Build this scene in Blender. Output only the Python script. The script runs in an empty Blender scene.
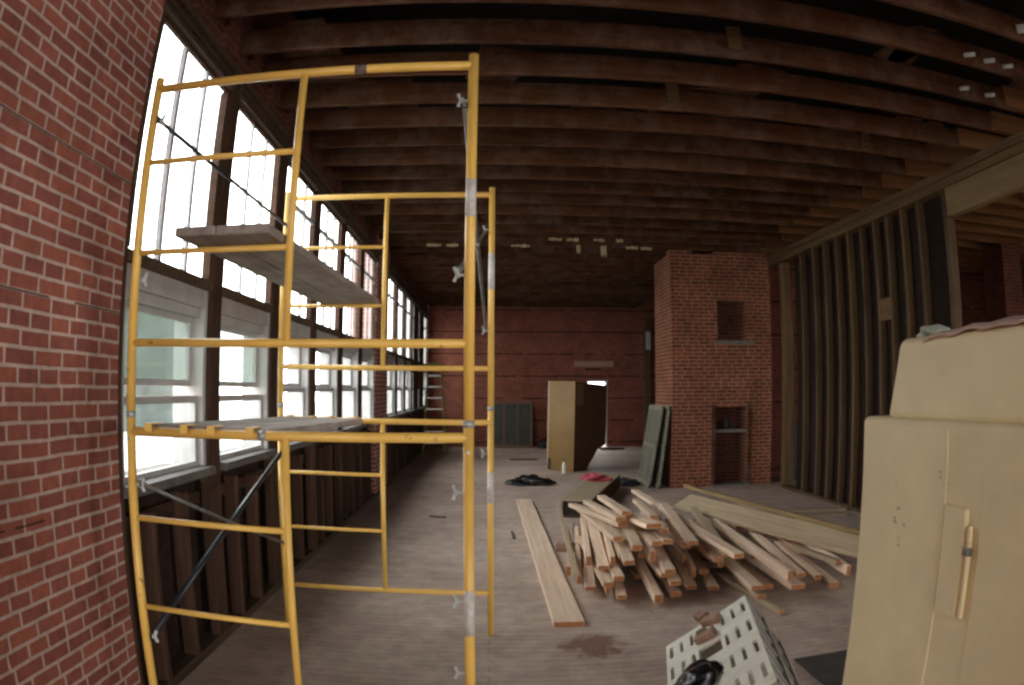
import bpy, bmesh, math, random
from mathutils import Vector, Matrix
random.seed(7)
D = bpy.data
COL = bpy.context.scene.collection
SC = bpy.context.scene

# ------------------------------------------------------------------ materials
def nmat(name):
    m = D.materials.new(name); m.use_nodes = True
    nt = m.node_tree; b = nt.nodes['Principled BSDF']
    return m, nt, nt.nodes, nt.links, b

def N(nt, kind, **kw):
    n = nt.nodes.new(kind)
    for k, v in kw.items():
        if k.startswith('i_'):
            key = k[2:].replace('_', ' ')
            n.inputs[key].default_value = v
        else:
            setattr(n, k, v)
    return n

def math_(nt, op, a, b=None, c=None):
    n = nt.nodes.new('ShaderNodeMath'); n.operation = op
    for i, v in enumerate((a, b, c)):
        if v is None: continue
        if isinstance(v, (int, float)): n.inputs[i].default_value = v
        else: nt.links.new(v, n.inputs[i])
    return n.outputs[0]

def mixc(nt, fac, a, b, mode='MIX'):
    n = nt.nodes.new('ShaderNodeMix'); n.data_type = 'RGBA'; n.blend_type = mode
    for sock, v in ((n.inputs[0], fac), (n.inputs[6], a), (n.inputs[7], b)):
        if isinstance(v, (int, float)): sock.default_value = v
        elif isinstance(v, tuple): sock.default_value = (*v, 1) if len(v) == 3 else v
        else: nt.links.new(v, sock)
    return n.outputs[2]

def ramp(nt, fac, stops):
    n = nt.nodes.new('ShaderNodeValToRGB'); cr = n.color_ramp
    while len(cr.elements) < len(stops): cr.elements.new(.5)
    for e, (p, c) in zip(cr.elements, stops):
        e.position = p; e.color = (*c, 1)
    nt.links.new(fac, n.inputs[0]); return n.outputs[0]

def noise(nt, vec, scale, detail=4, rough=.55):
    n = N(nt, 'ShaderNodeTexNoise'); n.inputs['Scale'].default_value = scale
    n.inputs['Detail'].default_value = detail; n.inputs['Roughness'].default_value = rough
    if vec is not None: nt.links.new(vec, n.inputs['Vector'])
    return n.outputs['Fac']

def bump(nt, b, h, strength=.3, dist=.01):
    n = nt.nodes.new('ShaderNodeBump'); n.inputs['Strength'].default_value = strength
    n.inputs['Distance'].default_value = dist
    nt.links.new(h, n.inputs['Height']); nt.links.new(n.outputs[0], b.inputs['Normal'])

def brick_mat(name, c1, c2, mortar, msize=.011, line=(.02, .012, .01), line_amt=.75, row=.068, lines=None, lw=.016):
    """running-bond brick laid in world metres, with thin nailer courses every ten rows"""
    m, nt, nd, lk, b = nmat(name)
    g = nd.new('ShaderNodeNewGeometry')
    sp = nd.new('ShaderNodeSeparateXYZ'); lk.new(g.outputs['Position'], sp.inputs[0])
    sn = nd.new('ShaderNodeSeparateXYZ'); lk.new(g.outputs['True Normal'], sn.inputs[0])
    isx = math_(nt, 'GREATER_THAN', math_(nt, 'ABSOLUTE', sn.outputs[0]), .6)
    u = math_(nt, 'ADD', math_(nt, 'MULTIPLY', sp.outputs[1], isx),
              math_(nt, 'MULTIPLY', sp.outputs[0], math_(nt, 'SUBTRACT', 1, isx)))
    wob = math_(nt, 'MULTIPLY', math_(nt, 'SUBTRACT', noise(nt, g.outputs['Position'], 3.0), .5), .018)
    cb = nd.new('ShaderNodeCombineXYZ'); lk.new(u, cb.inputs[0]); lk.new(math_(nt, 'ADD', sp.outputs[2], wob), cb.inputs[1])
    br = nd.new('ShaderNodeTexBrick'); lk.new(cb.outputs[0], br.inputs['Vector'])
    br.inputs['Scale'].default_value = 1; br.inputs['Brick Width'].default_value = .215
    br.inputs['Row Height'].default_value = row; br.squash = .72; br.squash_frequency = 3; br.inputs['Mortar Size'].default_value = msize
    br.inputs['Mortar Smooth'].default_value = .35; br.inputs['Bias'].default_value = -.1
    br.inputs['Color1'].default_value = (*c1, 1); br.inputs['Color2'].default_value = (*c2, 1)
    br.inputs['Mortar'].default_value = (*mortar, 1)
    n1 = noise(nt, g.outputs['Position'], 2.2, 5)
    n2 = noise(nt, g.outputs['Position'], 22, 5)
    c = mixc(nt, .55, br.outputs['Color'], ramp(nt, n1, [(.3, (.55, .5, .5)), (.7, (1.25, 1.2, 1.2))]), 'MULTIPLY')
    c = mixc(nt, .45, c, ramp(nt, n2, [(.3, (.6, .6, .65)), (.7, (1.3, 1.25, 1.2))]), 'MULTIPLY')
    if lines:
        ln = 0.0
        for z in lines:
            e = math_(nt, 'LESS_THAN', math_(nt, 'ABSOLUTE', math_(nt, 'SUBTRACT', math_(nt, 'ADD', sp.outputs[2], wob), z)), lw / 2)
            ln = math_(nt, 'MAXIMUM', e, ln)
    else:
        fr = math_(nt, 'FRACT', math_(nt, 'DIVIDE', math_(nt, 'SUBTRACT', sp.outputs[2], .115), .68))
        ln = math_(nt, 'LESS_THAN', fr, lw)
    c = mixc(nt, math_(nt, 'MULTIPLY', ln, math_(nt, 'MULTIPLY', line_amt, math_(nt, 'GREATER_THAN', noise(nt, g.outputs['Position'], 1.3), .42))), c, line)
    lk.new(c, b.inputs['Base Color']); b.inputs['Roughness'].default_value = .9
    b.inputs['Specular IOR Level'].default_value = .25
    h = math_(nt, 'ADD', math_(nt, 'MULTIPLY', br.outputs['Fac'], -1), math_(nt, 'MULTIPLY', n2, .5))
    bump(nt, b, h, .6, .008)
    return m

def wood_mat(name, c1, c2, rough=.75, grain=1.0, spec=.25, dirt=None, dirt_amt=.4):
    """wood with the grain along the mesh's own local X"""
    m, nt, nd, lk, b = nmat(name)
    tc = nd.new('ShaderNodeTexCoord'); oi = nd.new('ShaderNodeObjectInfo')
    mp = nd.new('ShaderNodeMapping'); lk.new(tc.outputs['Object'], mp.inputs[0])
    mp.inputs['Scale'].default_value = (1.2, 22 * grain, 22 * grain)
    ad = nd.new('ShaderNodeVectorMath'); ad.operation = 'ADD'; lk.new(mp.outputs[0], ad.inputs[0])
    cr = nd.new('ShaderNodeCombineXYZ')
    for i in range(3): lk.new(math_(nt, 'MULTIPLY', oi.outputs['Random'], 37.0 * (i + 1)), cr.inputs[i])
    lk.new(cr.outputs[0], ad.inputs[1])
    n1 = noise(nt, ad.outputs[0], 1.0, 6, .65)
    c = ramp(nt, n1, [(.3, c1), (.68, c2)])
    tint = math_(nt, 'ADD', .78, math_(nt, 'MULTIPLY', oi.outputs['Random'], .44))
    cm = nd.new('ShaderNodeCombineXYZ')
    for i in range(3): lk.new(tint, cm.inputs[i])
    c = mixc(nt, 1.0, c, cm.outputs[0], 'MULTIPLY')
    if dirt:
        g = nd.new('ShaderNodeNewGeometry')
        n2 = noise(nt, g.outputs['Position'], 3.5, 6, .7)
        f = math_(nt, 'MULTIPLY', ramp(nt, n2, [(.45, (0, 0, 0)), (.65, (1, 1, 1))]), dirt_amt)
        c = mixc(nt, f, c, dirt)
    lk.new(c, b.inputs['Base Color']); b.inputs['Roughness'].default_value = rough
    b.inputs['Specular IOR Level'].default_value = spec
    bump(nt, b, n1, .25, .004)
    return m

def plain_mat(name, c, rough=.6, metal=0, spec=.4, var=.15, scale=12, dirt=None, thr=.62):
    m, nt, nd, lk, b = nmat(name)
    tc = nd.new('ShaderNodeTexCoord')
    n1 = noise(nt, tc.outputs['Object'], scale, 6, .6)
    lo = tuple(v * (1 - var) for v in c); hi = tuple(min(1, v * (1 + var)) for v in c)
    cc = ramp(nt, n1, [(.3, lo), (.7, hi)])
    if dirt:
        n2 = noise(nt, tc.outputs['Object'], scale * 1.7, 8, .7)
        cc = mixc(nt, ramp(nt, n2, [(thr, (0, 0, 0)), (thr + .03, (1, 1, 1))]), cc, dirt)
    lk.new(cc, b.inputs['Base Color']); b.inputs['Roughness'].default_value = rough
    b.inputs['Metallic'].default_value = metal; b.inputs['Specular IOR Level'].default_value = spec
    bump(nt, b, n1, .15, .003)
    return m

def glass_mat(name, tint=(.95, .98, 1), gloss=.06, haze=0.0, hazec=(.7, .75, .73)):
    m = D.materials.new(name); m.use_nodes = True; nt = m.node_tree; nt.nodes.clear()
    o = nt.nodes.new('ShaderNodeOutputMaterial'); t = nt.nodes.new('ShaderNodeBsdfTransparent')
    t.inputs[0].default_value = (*tint, 1)
    g = nt.nodes.new('ShaderNodeBsdfGlossy'); g.inputs['Roughness'].default_value = .03
    mx = nt.nodes.new('ShaderNodeMixShader'); mx.inputs[0].default_value = gloss
    nt.links.new(t.outputs[0], mx.inputs[1]); nt.links.new(g.outputs[0], mx.inputs[2]); out = mx.outputs[0]
    if haze:
        d = nt.nodes.new('ShaderNodeBsdfDiffuse'); d.inputs[0].default_value = (*hazec, 1)
        m2 = nt.nodes.new('ShaderNodeMixShader'); m2.inputs[0].default_value = haze
        nt.links.new(out, m2.inputs[1]); nt.links.new(d.outputs[0], m2.inputs[2]); out = m2.outputs[0]
    nt.links.new(out, o.inputs[0]); return m

M = {}
M['brick'] = brick_mat('red_brick', (.37, .128, .088), (.24, .085, .07), (.56, .43, .375), .010, row=.0741, lines=(2.815, 2.148, 1.22), lw=.011)
M['brick_far'] = brick_mat('old_red_brick', (.29, .086, .053), (.20, .060, .040), (.28, .145, .105), .009, lw=.06)
M['brick_chimney'] = brick_mat('chimney_brick', (.24, .068, .032), (.14, .042, .022), (.36, .22, .14), .010, line_amt=0)
M['soot_brick'] = brick_mat('sooty_brick', (.13, .038, .022), (.08, .025, .016), (.14, .08, .06), .009, line_amt=0)  # sooty in the niches; dimness of the next-room piers is put into the colour
M['joist'] = wood_mat('old_joist', (.050, .020, .009), (.108, .044, .020), .85, .8, .1, (.2, .15, .12), .35)
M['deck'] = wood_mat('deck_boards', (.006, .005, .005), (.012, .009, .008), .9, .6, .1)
M['joist_new'] = wood_mat('newer_joist', (.13, .055, .022), (.21, .10, .042), .8, .8, .15)  # lighter wood colour stands for light falling from the next room
M['beam'] = wood_mat('beam', (.075, .043, .02), (.16, .10, .05), .8, 1.2, .15)
M['header'] = wood_mat('header', (.20, .135, .06), (.29, .20, .10), .8, .8, .15)
M['stud'] = wood_mat('old_stud', (.06, .036, .018), (.14, .09, .048), .85, 1, .12, (.12, .08, .06), .5)
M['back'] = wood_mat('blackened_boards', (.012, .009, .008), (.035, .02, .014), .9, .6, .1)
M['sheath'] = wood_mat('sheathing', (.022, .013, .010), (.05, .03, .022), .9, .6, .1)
M['dark_trim'] = wood_mat('dark_trim', (.05, .033, .022), (.12, .08, .052), .7, 1, .2)
M['brown_trim'] = wood_mat('brown_trim', (.035, .018, .011), (.085, .045, .028), .75, 1, .2)
M['pale_paint'] = plain_mat('pale_paint', (.43, .42, .41), .6, var=.12, scale=6)
M['sill'] = plain_mat('weathered_sill', (.11, .10, .095), .75, var=.3, scale=8)
M['board'] = wood_mat('sawn_board', (.58, .41, .29), (.80, .62, .47), .75, 1, .2)
M['board_cut'] = plain_mat('board_end_grain', (.36, .15, .055), .8, var=.3, scale=60)
M['board_old'] = wood_mat('reddish_board', (.30, .17, .12), (.44, .28, .20), .8, 1, .15)
M['board_grey'] = wood_mat('weathered_board', (.33, .25, .16), (.46, .36, .24), .8, 1, .15)
M['plank'] = wood_mat('scaffold_plank', (.21, .175, .155), (.36, .31, .28), .8, 1, .2, (.62, .56, .5), .35)
M['yellow'] = plain_mat('yellow_paint', (.84, .52, .12), .38, 0, .5, .10, 5, (.16, .08, .04), .66)
M['galv'] = plain_mat('galvanised_steel', (.42, .43, .44), .4, .4, .5, .15, 20)
M['black_steel'] = plain_mat('dark_steel', (.045, .05, .06), .3, .6, .5, .2, 10)
M['steel'] = plain_mat('worn_steel', (.25, .25, .25), .4, .7, .5, .3, 10)
M['sticker'] = plain_mat('worn_sticker', (.62, .60, .57), .5, var=.25, scale=40, dirt=(.70, .42, .08), thr=.6)
M['rust_tape'] = plain_mat('scuffed_patch', (.16, .12, .10), .7, var=.4, scale=30)
M['cream'] = plain_mat('cream_yellow_paint', (.82, .72, .45), .55, 0, .35, .10, 3, (.42, .33, .2), .64)
M['pink_dust'] = plain_mat('pink_dusty_cloth', (.52, .38, .32), .9, var=.25, scale=9)
M['green_cloth'] = plain_mat('pale_green_rag', (.42, .46, .38), .9, var=.3, scale=20)
M['white_plastic'] = plain_mat('white_plastic', (.84, .81, .70), .45, 0, .4, .12, 8, (.35, .28, .22), .66)
M['grey_plastic'] = plain_mat('grey_plastic', (.36, .34, .31), .5, 0, .4, .15, 8)
M['black_bag'] = plain_mat('black_plastic_bag', (.012, .012, .014), .25, 0, .6, .2, 8)
M['dark_cloth'] = plain_mat('dark_cloth', (.03, .026, .028), .9, var=.3, scale=20)
M['red_cloth'] = plain_mat('red_cloth', (.42, .07, .09), .8, var=.25, scale=20)
M['purple'] = plain_mat('purple_plastic', (.22, .03, .30), .4, var=.2)
M['blue_clear'] = plain_mat('pale_blue_plastic', (.55, .62, .75), .2, var=.2)
M['tan_panel'] = plain_mat('tan_veneer', (.21, .12, .036), .55, var=.15, scale=2)
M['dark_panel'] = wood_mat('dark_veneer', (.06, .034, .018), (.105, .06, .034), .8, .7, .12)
M['mid_panel'] = wood_mat('mid_veneer', (.12, .065, .035), (.18, .10, .06), .5, .7, .3)
M['shutter_green'] = plain_mat('grey_green_paint', (.21, .195, .14), .7, var=.2, scale=6)
M['shutter_panel'] = plain_mat('grey_green_panel', (.125, .12, .088), .7, var=.2, scale=6)
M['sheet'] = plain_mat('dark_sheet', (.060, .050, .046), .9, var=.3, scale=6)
M['shutter_dark'] = plain_mat('slate_green_panel', (.055, .058, .05), .6, var=.25, scale=5)
M['ladder_green'] = plain_mat('yellow_green_fibreglass', (.26, .27, .05), .5, var=.1)
M['alu'] = plain_mat('aluminium', (.55, .56, .56), .35, .7, .5, .1)
M['stone'] = plain_mat('stone_slab', (.17, .15, .125), .8, var=.2, scale=12)
M['soot'] = plain_mat('sooty_recess', (.035, .028, .025), .95, var=.4, scale=10)  # near-black colour stands in for the shade inside openings
M['torn'] = plain_mat('torn_paper', (.62, .52, .30), .9, var=.2, scale=20)
M['scrap'] = plain_mat('pale_scrap', (.45, .47, .46), .7, var=.2, scale=20)
M['glass'] = glass_mat('window_glass')
M['glass_dirty'] = glass_mat('dusty_window_glass', (.72, .80, .78), .05, .22)
M['facade'] = plain_mat('pale_facade', (.060, .076, .068), .9, var=.6, scale=.25)
M['facade2'] = plain_mat('far_facade', (.42, .36, .34), .9, var=.25, scale=.4)
M['ground'] = plain_mat('outdoor_ground', (.35, .35, .34), .95, var=.2, scale=.3)
M['leaf'] = plain_mat('leaf', (.06, .10, .04), .8, var=.4, scale=4)

def floor_mat():
    m, nt, nd, lk, b = nmat('dusty_floor_boards')
    g = nd.new('ShaderNodeNewGeometry'); sp = nd.new('ShaderNodeSeparateXYZ'); lk.new(g.outputs['Position'], sp.inputs[0])
    br = nd.new('ShaderNodeTexBrick'); lk.new(g.outputs['Position'], br.inputs['Vector'])
    br.inputs['Scale'].default_value = 1; br.inputs['Brick Width'].default_value = 2.6
    br.inputs['Row Height'].default_value = .085; br.inputs['Mortar Size'].default_value = .004
    br.inputs['Color1'].default_value = (.45, .34, .28, 1); br.inputs['Color2'].default_value = (.37, .275, .22, 1)
    br.inputs['Mortar'].default_value = (.10, .07, .06, 1); br.inputs['Mortar Smooth'].default_value = .6
    n1 = noise(nt, g.outputs['Position'], .9, 6, .65); n2 = noise(nt, g.outputs['Position'], 6, 6, .7)
    c = mixc(nt, ramp(nt, n1, [(.35, (0, 0, 0)), (.7, (.75, .75, .75))]), br.outputs['Color'], (.60, .49, .415))
    c = mixc(nt, .6, c, ramp(nt, n2, [(.3, (.62, .6, .6)), (.7, (1.3, 1.28, 1.25))]), 'MULTIPLY')
    # a reddish dirt stain with a shape of its own
    d = nd.new('ShaderNodeVectorMath'); d.operation = 'DISTANCE'; lk.new(g.outputs['Position'], d.inputs[0]); d.inputs[1].default_value = (.72, 4.62, 0)
    s = math_(nt, 'SUBTRACT', math_(nt, 'ADD', -.12, math_(nt, 'MULTIPLY', n2, .75)), d.outputs['Value'])
    s = ramp(nt, s, [(.0, (0, 0, 0)), (.10, (.8, .8, .8))])
    c = mixc(nt, s, c, (.16, .06, .04))
    lk.new(c, b.inputs['Base Color']); b.inputs['Roughness'].default_value = .72; b.inputs['Specular IOR Level'].default_value = .3
    bump(nt, b, math_(nt, 'ADD', math_(nt, 'MULTIPLY', br.outputs['Fac'], -.8), n2), .25, .004)
    return m
M['floor'] = floor_mat()

# ------------------------------------------------------------------ mesh helpers
class MB:
    """collects solids and links them as one mesh object"""
    def __init__(s): s.bm = bmesh.new(); s.mats = []
    def mi(s, m):
        if m is None: return 0
        if m not in s.mats: s.mats.append(m)
        return s.mats.index(m)
    def box(s, x0, x1, y0, y1, z0, z1, m=None):
        if x0 > x1: x0, x1 = x1, x0
        if y0 > y1: y0, y1 = y1, y0
        v = [s.bm.verts.new((x, y, z)) for x in (x0, x1) for y in (y0, y1) for z in (z0, z1)]
        k = s.mi(m)
        for f in ((0, 1, 3, 2), (4, 6, 7, 5), (0, 4, 5, 1), (2, 3, 7, 6), (0, 2, 6, 4), (1, 5, 7, 3)):
            s.bm.faces.new([v[i] for i in f]).material_index = k
        return s
    def hexa(s, pts, m=None):
        """eight corners: four of one end in order, then four of the other"""
        v = [s.bm.verts.new(p) for p in pts]; k = s.mi(m)
        for f in ((3, 2, 1, 0), (4, 5, 6, 7), (0, 1, 5, 4), (1, 2, 6, 5), (2, 3, 7, 6), (3, 0, 4, 7)):
            s.bm.faces.new([v[i] for i in f]).material_index = k
        return s
    def prism(s, poly, axis, a, b, m=None):
        """poly in the plane normal to axis, extruded a..b"""
        def P(u, w, t):
            return {'x': (t, u, w), 'y': (u, t, w), 'z': (u, w, t)}[axis]
        A = [s.bm.verts.new(P(u, w, a)) for u, w in poly]; B = [s.bm.verts.new(P(u, w, b)) for u, w in poly]; k = s.mi(m)
        n = len(poly)
        s.bm.faces.new(A).material_index = k; s.bm.faces.new(B[::-1]).material_index = k
        for i in range(n):
            s.bm.faces.new((A[i], B[i], B[(i + 1) % n], A[(i + 1) % n])).material_index = k
        return s
    def tube(s, p, q, r, seg=16, m=None, r2=None, cap=True):
        p, q = Vector(p), Vector(q); d = (q - p).normalized()
        a = d.orthogonal().normalized(); b = d.cross(a); k = s.mi(m); r2 = r if r2 is None else r2
        A = [s.bm.verts.new(p + (a * math.cos(t) + b * math.sin(t)) * r) for t in [2 * math.pi * i / seg for i in range(seg)]]
        B = [s.bm.verts.new(q + (a * math.cos(t) + b * math.sin(t)) * r2) for t in [2 * math.pi * i / seg for i in range(seg)]]
        for i in range(seg):
            f = s.bm.faces.new((A[i], A[(i + 1) % seg], B[(i + 1) % seg], B[i])); f.smooth = True; f.material_index = k
        if cap:
            s.bm.faces.new(A[::-1]).material_index = k; s.bm.faces.new(B).material_index = k
        return s
    def lathe(s, prof, seg=16, m=None, c=(0, 0, 0)):
        k = s.mi(m); rings = []
        for r, z in prof:
            rings.append([s.bm.verts.new((c[0] + r * math.cos(2 * math.pi * i / seg), c[1] + r * math.sin(2 * math.pi * i / seg), c[2] + z)) for i in range(seg)])
        for A, B in zip(rings, rings[1:]):
            for i in range(seg):
                f = s.bm.faces.new((A[i], A[(i + 1) % seg], B[(i + 1) % seg], B[i])); f.smooth = True; f.material_index = k
        s.bm.faces.new(rings[0][::-1]); s.bm.faces.new(rings[-1])
        return s
    def build(s, name, mat=None, parent=None, bevel=0, loc=None, rot=None, segs=2, smooth=False):
        s.bm.normal_update()
        bmesh.ops.recalc_face_normals(s.bm, faces=s.bm.faces)
        me = D.meshes.new(name); s.bm.to_mesh(me); s.bm.free()
        if mat is not None: me.materials.append(M[mat])
        else:
            for k in s.mats: me.materials.append(M[k])
        o = D.objects.new(name, me); COL.objects.link(o)
        if parent: put_under(o, parent)
        if loc is not None: o.location = loc
        if rot is not None: o.rotation_euler = rot
        if bevel:
            md = o.modifiers.new('bevel', 'BEVEL'); md.width = bevel; md.segments = segs; md.limit_method = 'ANGLE'
        if smooth:
            for p in me.polygons: p.use_smooth = True
        return o

def world_of(o):
    m = o.matrix_basis.copy()
    return m if o.parent is None else world_of(o.parent) @ o.matrix_parent_inverse @ m
def put_under(o, parent):
    """parent o while its own coordinates stay world coordinates"""
    o.parent = parent; o.matrix_parent_inverse = world_of(parent).inverted()
def tag(o, label, cat, group=None, kind=None):
    if label: o['label'] = label
    if cat: o['category'] = cat
    if group: o['group'] = group
    if kind: o['kind'] = kind
    return o
def struct(o): o['kind'] = 'structure'; return o
def empty(name, loc=(0, 0, 0), rot=(0, 0, 0)):
    o = D.objects.new(name, None); COL.objects.link(o); o.location = loc; o.rotation_euler = rot
    o.empty_display_size = .1
    return o
def along(p, q, roll=0.0):
    """matrix whose X runs from p to q, Z as near up as it can be"""
    p, q = Vector(p), Vector(q); x = (q - p).normalized()
    up = Vector((0, 0, 1)) if abs(x.z) < .95 else Vector((0, 1, 0))
    y = up.cross(x).normalized(); z = x.cross(y)
    m = Matrix((x, y, z)).transposed().to_4x4()
    m = Matrix.Translation(p) @ m @ Matrix.Rotation(roll, 4, 'X')
    return m
def board(name, p, q, w, t, mat, roll=0.0, end=None, parent=None, bevel=.003, base=True):
    """a sawn board from p to q, w wide, t thick; p and q are on its underside when base"""
    L = (Vector(q) - Vector(p)).length
    mb = MB(); z0, z1 = (0, t) if base else (-t / 2, t / 2)
    mb.box(0, L, -w / 2, w / 2, z0, z1, mat)
    o = mb.build(name, None, parent)
    if end:
        o.data.materials.append(M[end])
        for f in o.data.polygons:
            if abs(f.normal.x) > .9: f.material_index = 1
    if bevel:
        md = o.modifiers.new('bevel', 'BEVEL'); md.width = bevel; md.segments = 1; md.limit_method = 'ANGLE'
    o.matrix_basis = along(p, q, roll)
    return o
def post(name, x, y, z0, z1, wx, wy, mat, parent=None):
    """an upright timber, its grain along local X"""
    return board(name, (x, y, z0), (x, y, z1), wx, wy, mat, 0, None, parent, .004, False)
ORD = ['first', 'second', 'third', 'fourth', 'fifth', 'sixth', 'seventh', 'eighth', 'ninth', 'tenth', 'eleventh', 'twelfth',
       'thirteenth', 'fourteenth', 'fifteenth', 'sixteenth', 'seventeenth', 'eighteenth', 'nineteenth', 'twentieth', 'twenty-first',
       'twenty-second', 'twenty-third', 'twenty-fourth', 'twenty-fifth', 'twenty-sixth', 'twenty-seventh', 'twenty-eighth',
       'twenty-ninth', 'thirtieth', 'thirty-first', 'thirty-second', 'thirty-third', 'thirty-fourth', 'thirty-fifth', 'thirty-sixth']

SKY = 8.5

# ------------------------------------------------------------------ camera: a wide lens with strong barrel distortion
H = 1.81
def cam_matrix(yaw, pitch, roll):
    cy, sy, cp, sp, cr, sr = math.cos(yaw), math.sin(yaw), math.cos(pitch), math.sin(pitch), math.cos(roll), math.sin(roll)
    Rz = Matrix(((cy, sy, 0), (-sy, cy, 0), (0, 0, 1)))
    Rx = Matrix(((1, 0, 0), (0, cp, -sp), (0, sp, cp)))
    Ry = Matrix(((cr, 0, sr), (0, 1, 0), (-sr, 0, cr)))
    return (Rz @ Rx @ Ry) @ Matrix(((1, 0, 0), (0, 0, -1), (0, 1, 0)))   # camera looks along its -Z
cd = D.cameras.new('camera'); cam = D.objects.new('camera', cd); COL.objects.link(cam); SC.camera = cam
cam.matrix_world = Matrix.Translation((0, 0, H)) @ cam_matrix(.0326, .0651, -.0037).to_4x4()
cd.type = 'PANO'
for holder in (cd, getattr(cd, 'cycles', None)):
    try:
        holder.panorama_type = 'FISHEYE_EQUISOLID'; holder.fisheye_lens = 699.7 * 36 / 1024; holder.fisheye_fov = math.radians(200)
        break
    except Exception:
        pass
cd.sensor_fit = 'HORIZONTAL'; cd.sensor_width = 36; cd.clip_start = .05; cd.clip_end = 400

# ------------------------------------------------------------------ room shell
XL, YF, XR2, ZC = -1.85, 21.4, 13.0, 5.3          # left wall face, far wall face, right wall of the next room, roof deck
GA, GB = (3.15, 11.25), (12.65, 20.85)            # the two runs of windows
WZ0, WZ1 = 1.27, 3.84

struct(MB().box(-2.3, XR2 + .3, -6, YF + .4, -.25, 0).build('floor', 'floor'))
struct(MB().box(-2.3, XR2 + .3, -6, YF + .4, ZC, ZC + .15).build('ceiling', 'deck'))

# left wall: brick piers, dark boarded panels under the sills, brick above
w = MB()
w.box(-2.3, XL, -6, GA[0] - .05, 0, ZC, 'brick')
Yb = 3.93 - .285
while Yb < 20.8:                                      # brick between the joist ends
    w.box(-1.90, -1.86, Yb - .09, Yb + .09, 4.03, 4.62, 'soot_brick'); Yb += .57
w.box(-2.3, XL, GA[1] + .03, GB[0] - .03, 0, ZC, 'brick')
w.box(-2.3, XL, GB[1] + .03, YF, 0, ZC, 'brick')
for a, b in (GA, GB):
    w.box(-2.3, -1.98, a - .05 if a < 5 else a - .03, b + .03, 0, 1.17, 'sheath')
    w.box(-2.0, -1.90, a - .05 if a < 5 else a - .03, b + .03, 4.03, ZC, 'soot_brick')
struct(w.build('wall_left'))

# far wall with a doorway
f = MB()
f.box(-2.3, 3.0, YF, YF + .4, 0, ZC, 'brick_far'); f.box(3.66, XR2 + .3, YF, YF + .4, 0, ZC, 'brick_far')
f.box(3.0, 3.66, YF, YF + .4, 2.06, ZC, 'brick_far')
struct(f.build('wall_back'))
d1 = MB()
for x0, x1 in ((3.0, 3.05), (3.61, 3.66)): d1.box(x0, x1, YF - .02, YF + .3, 0, 2.02, 'pale_paint')
d1.box(3.0, 3.66, YF - .02, YF + .3, 2.0, 2.06, 'pale_paint')
struct(d1.build('door_1', bevel=.006))
tag(board('door_lintel', (2.62, YF - .012, 2.47), (3.84, YF - .012, 2.47), .05, .17, 'board_old'),
    'long tan timber lintel in the far brick wall above the bright doorway', 'lintel')
tag(MB().box(2.95, 3.45, YF - .02, YF + .02, 2.36, 2.42, 'soot').build('joist_pocket'),  # solid bar, the slot's shade put into its colour
    'dark slot in the far brick wall just under the tan lintel', 'slot')
# right wall of the next room and the wall behind the photographer, both with unseen openings sized to light the room
r = MB()
r.box(XR2, XR2 + .3, -6, -5.5, 0, ZC, 'brick_far'); r.box(XR2, XR2 + .3, 3.0, YF, 0, ZC, 'brick_far')
r.box(XR2, XR2 + .3, -5.5, 3.0, 0, .8, 'brick_far'); r.box(XR2, XR2 + .3, -5.5, 3.0, 3.9, ZC, 'brick_far')
struct(r.build('wall_right'))
k = MB()
BW = ((-1.7, 1.4), (1.7, 4.9))
xs = [-2.3] + [v for p in BW for v in p] + [XR2 + .3]
for i in range(0, len(xs), 2): k.box(xs[i], xs[i + 1], -6.3, -6, 0, ZC, 'brick')
for a, b in BW:
    k.box(a, b, -6.3, -6, 0, .7, 'brick'); k.box(a, b, -6.3, -6, 3.9, ZC, 'brick')
struct(k.build('wall_front'))
# corner jamb board where the near brick pier ends
struct(post('trim_1', -1.95, 3.125, 0, 4.3, .2, .045, 'brown_trim'))

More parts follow.
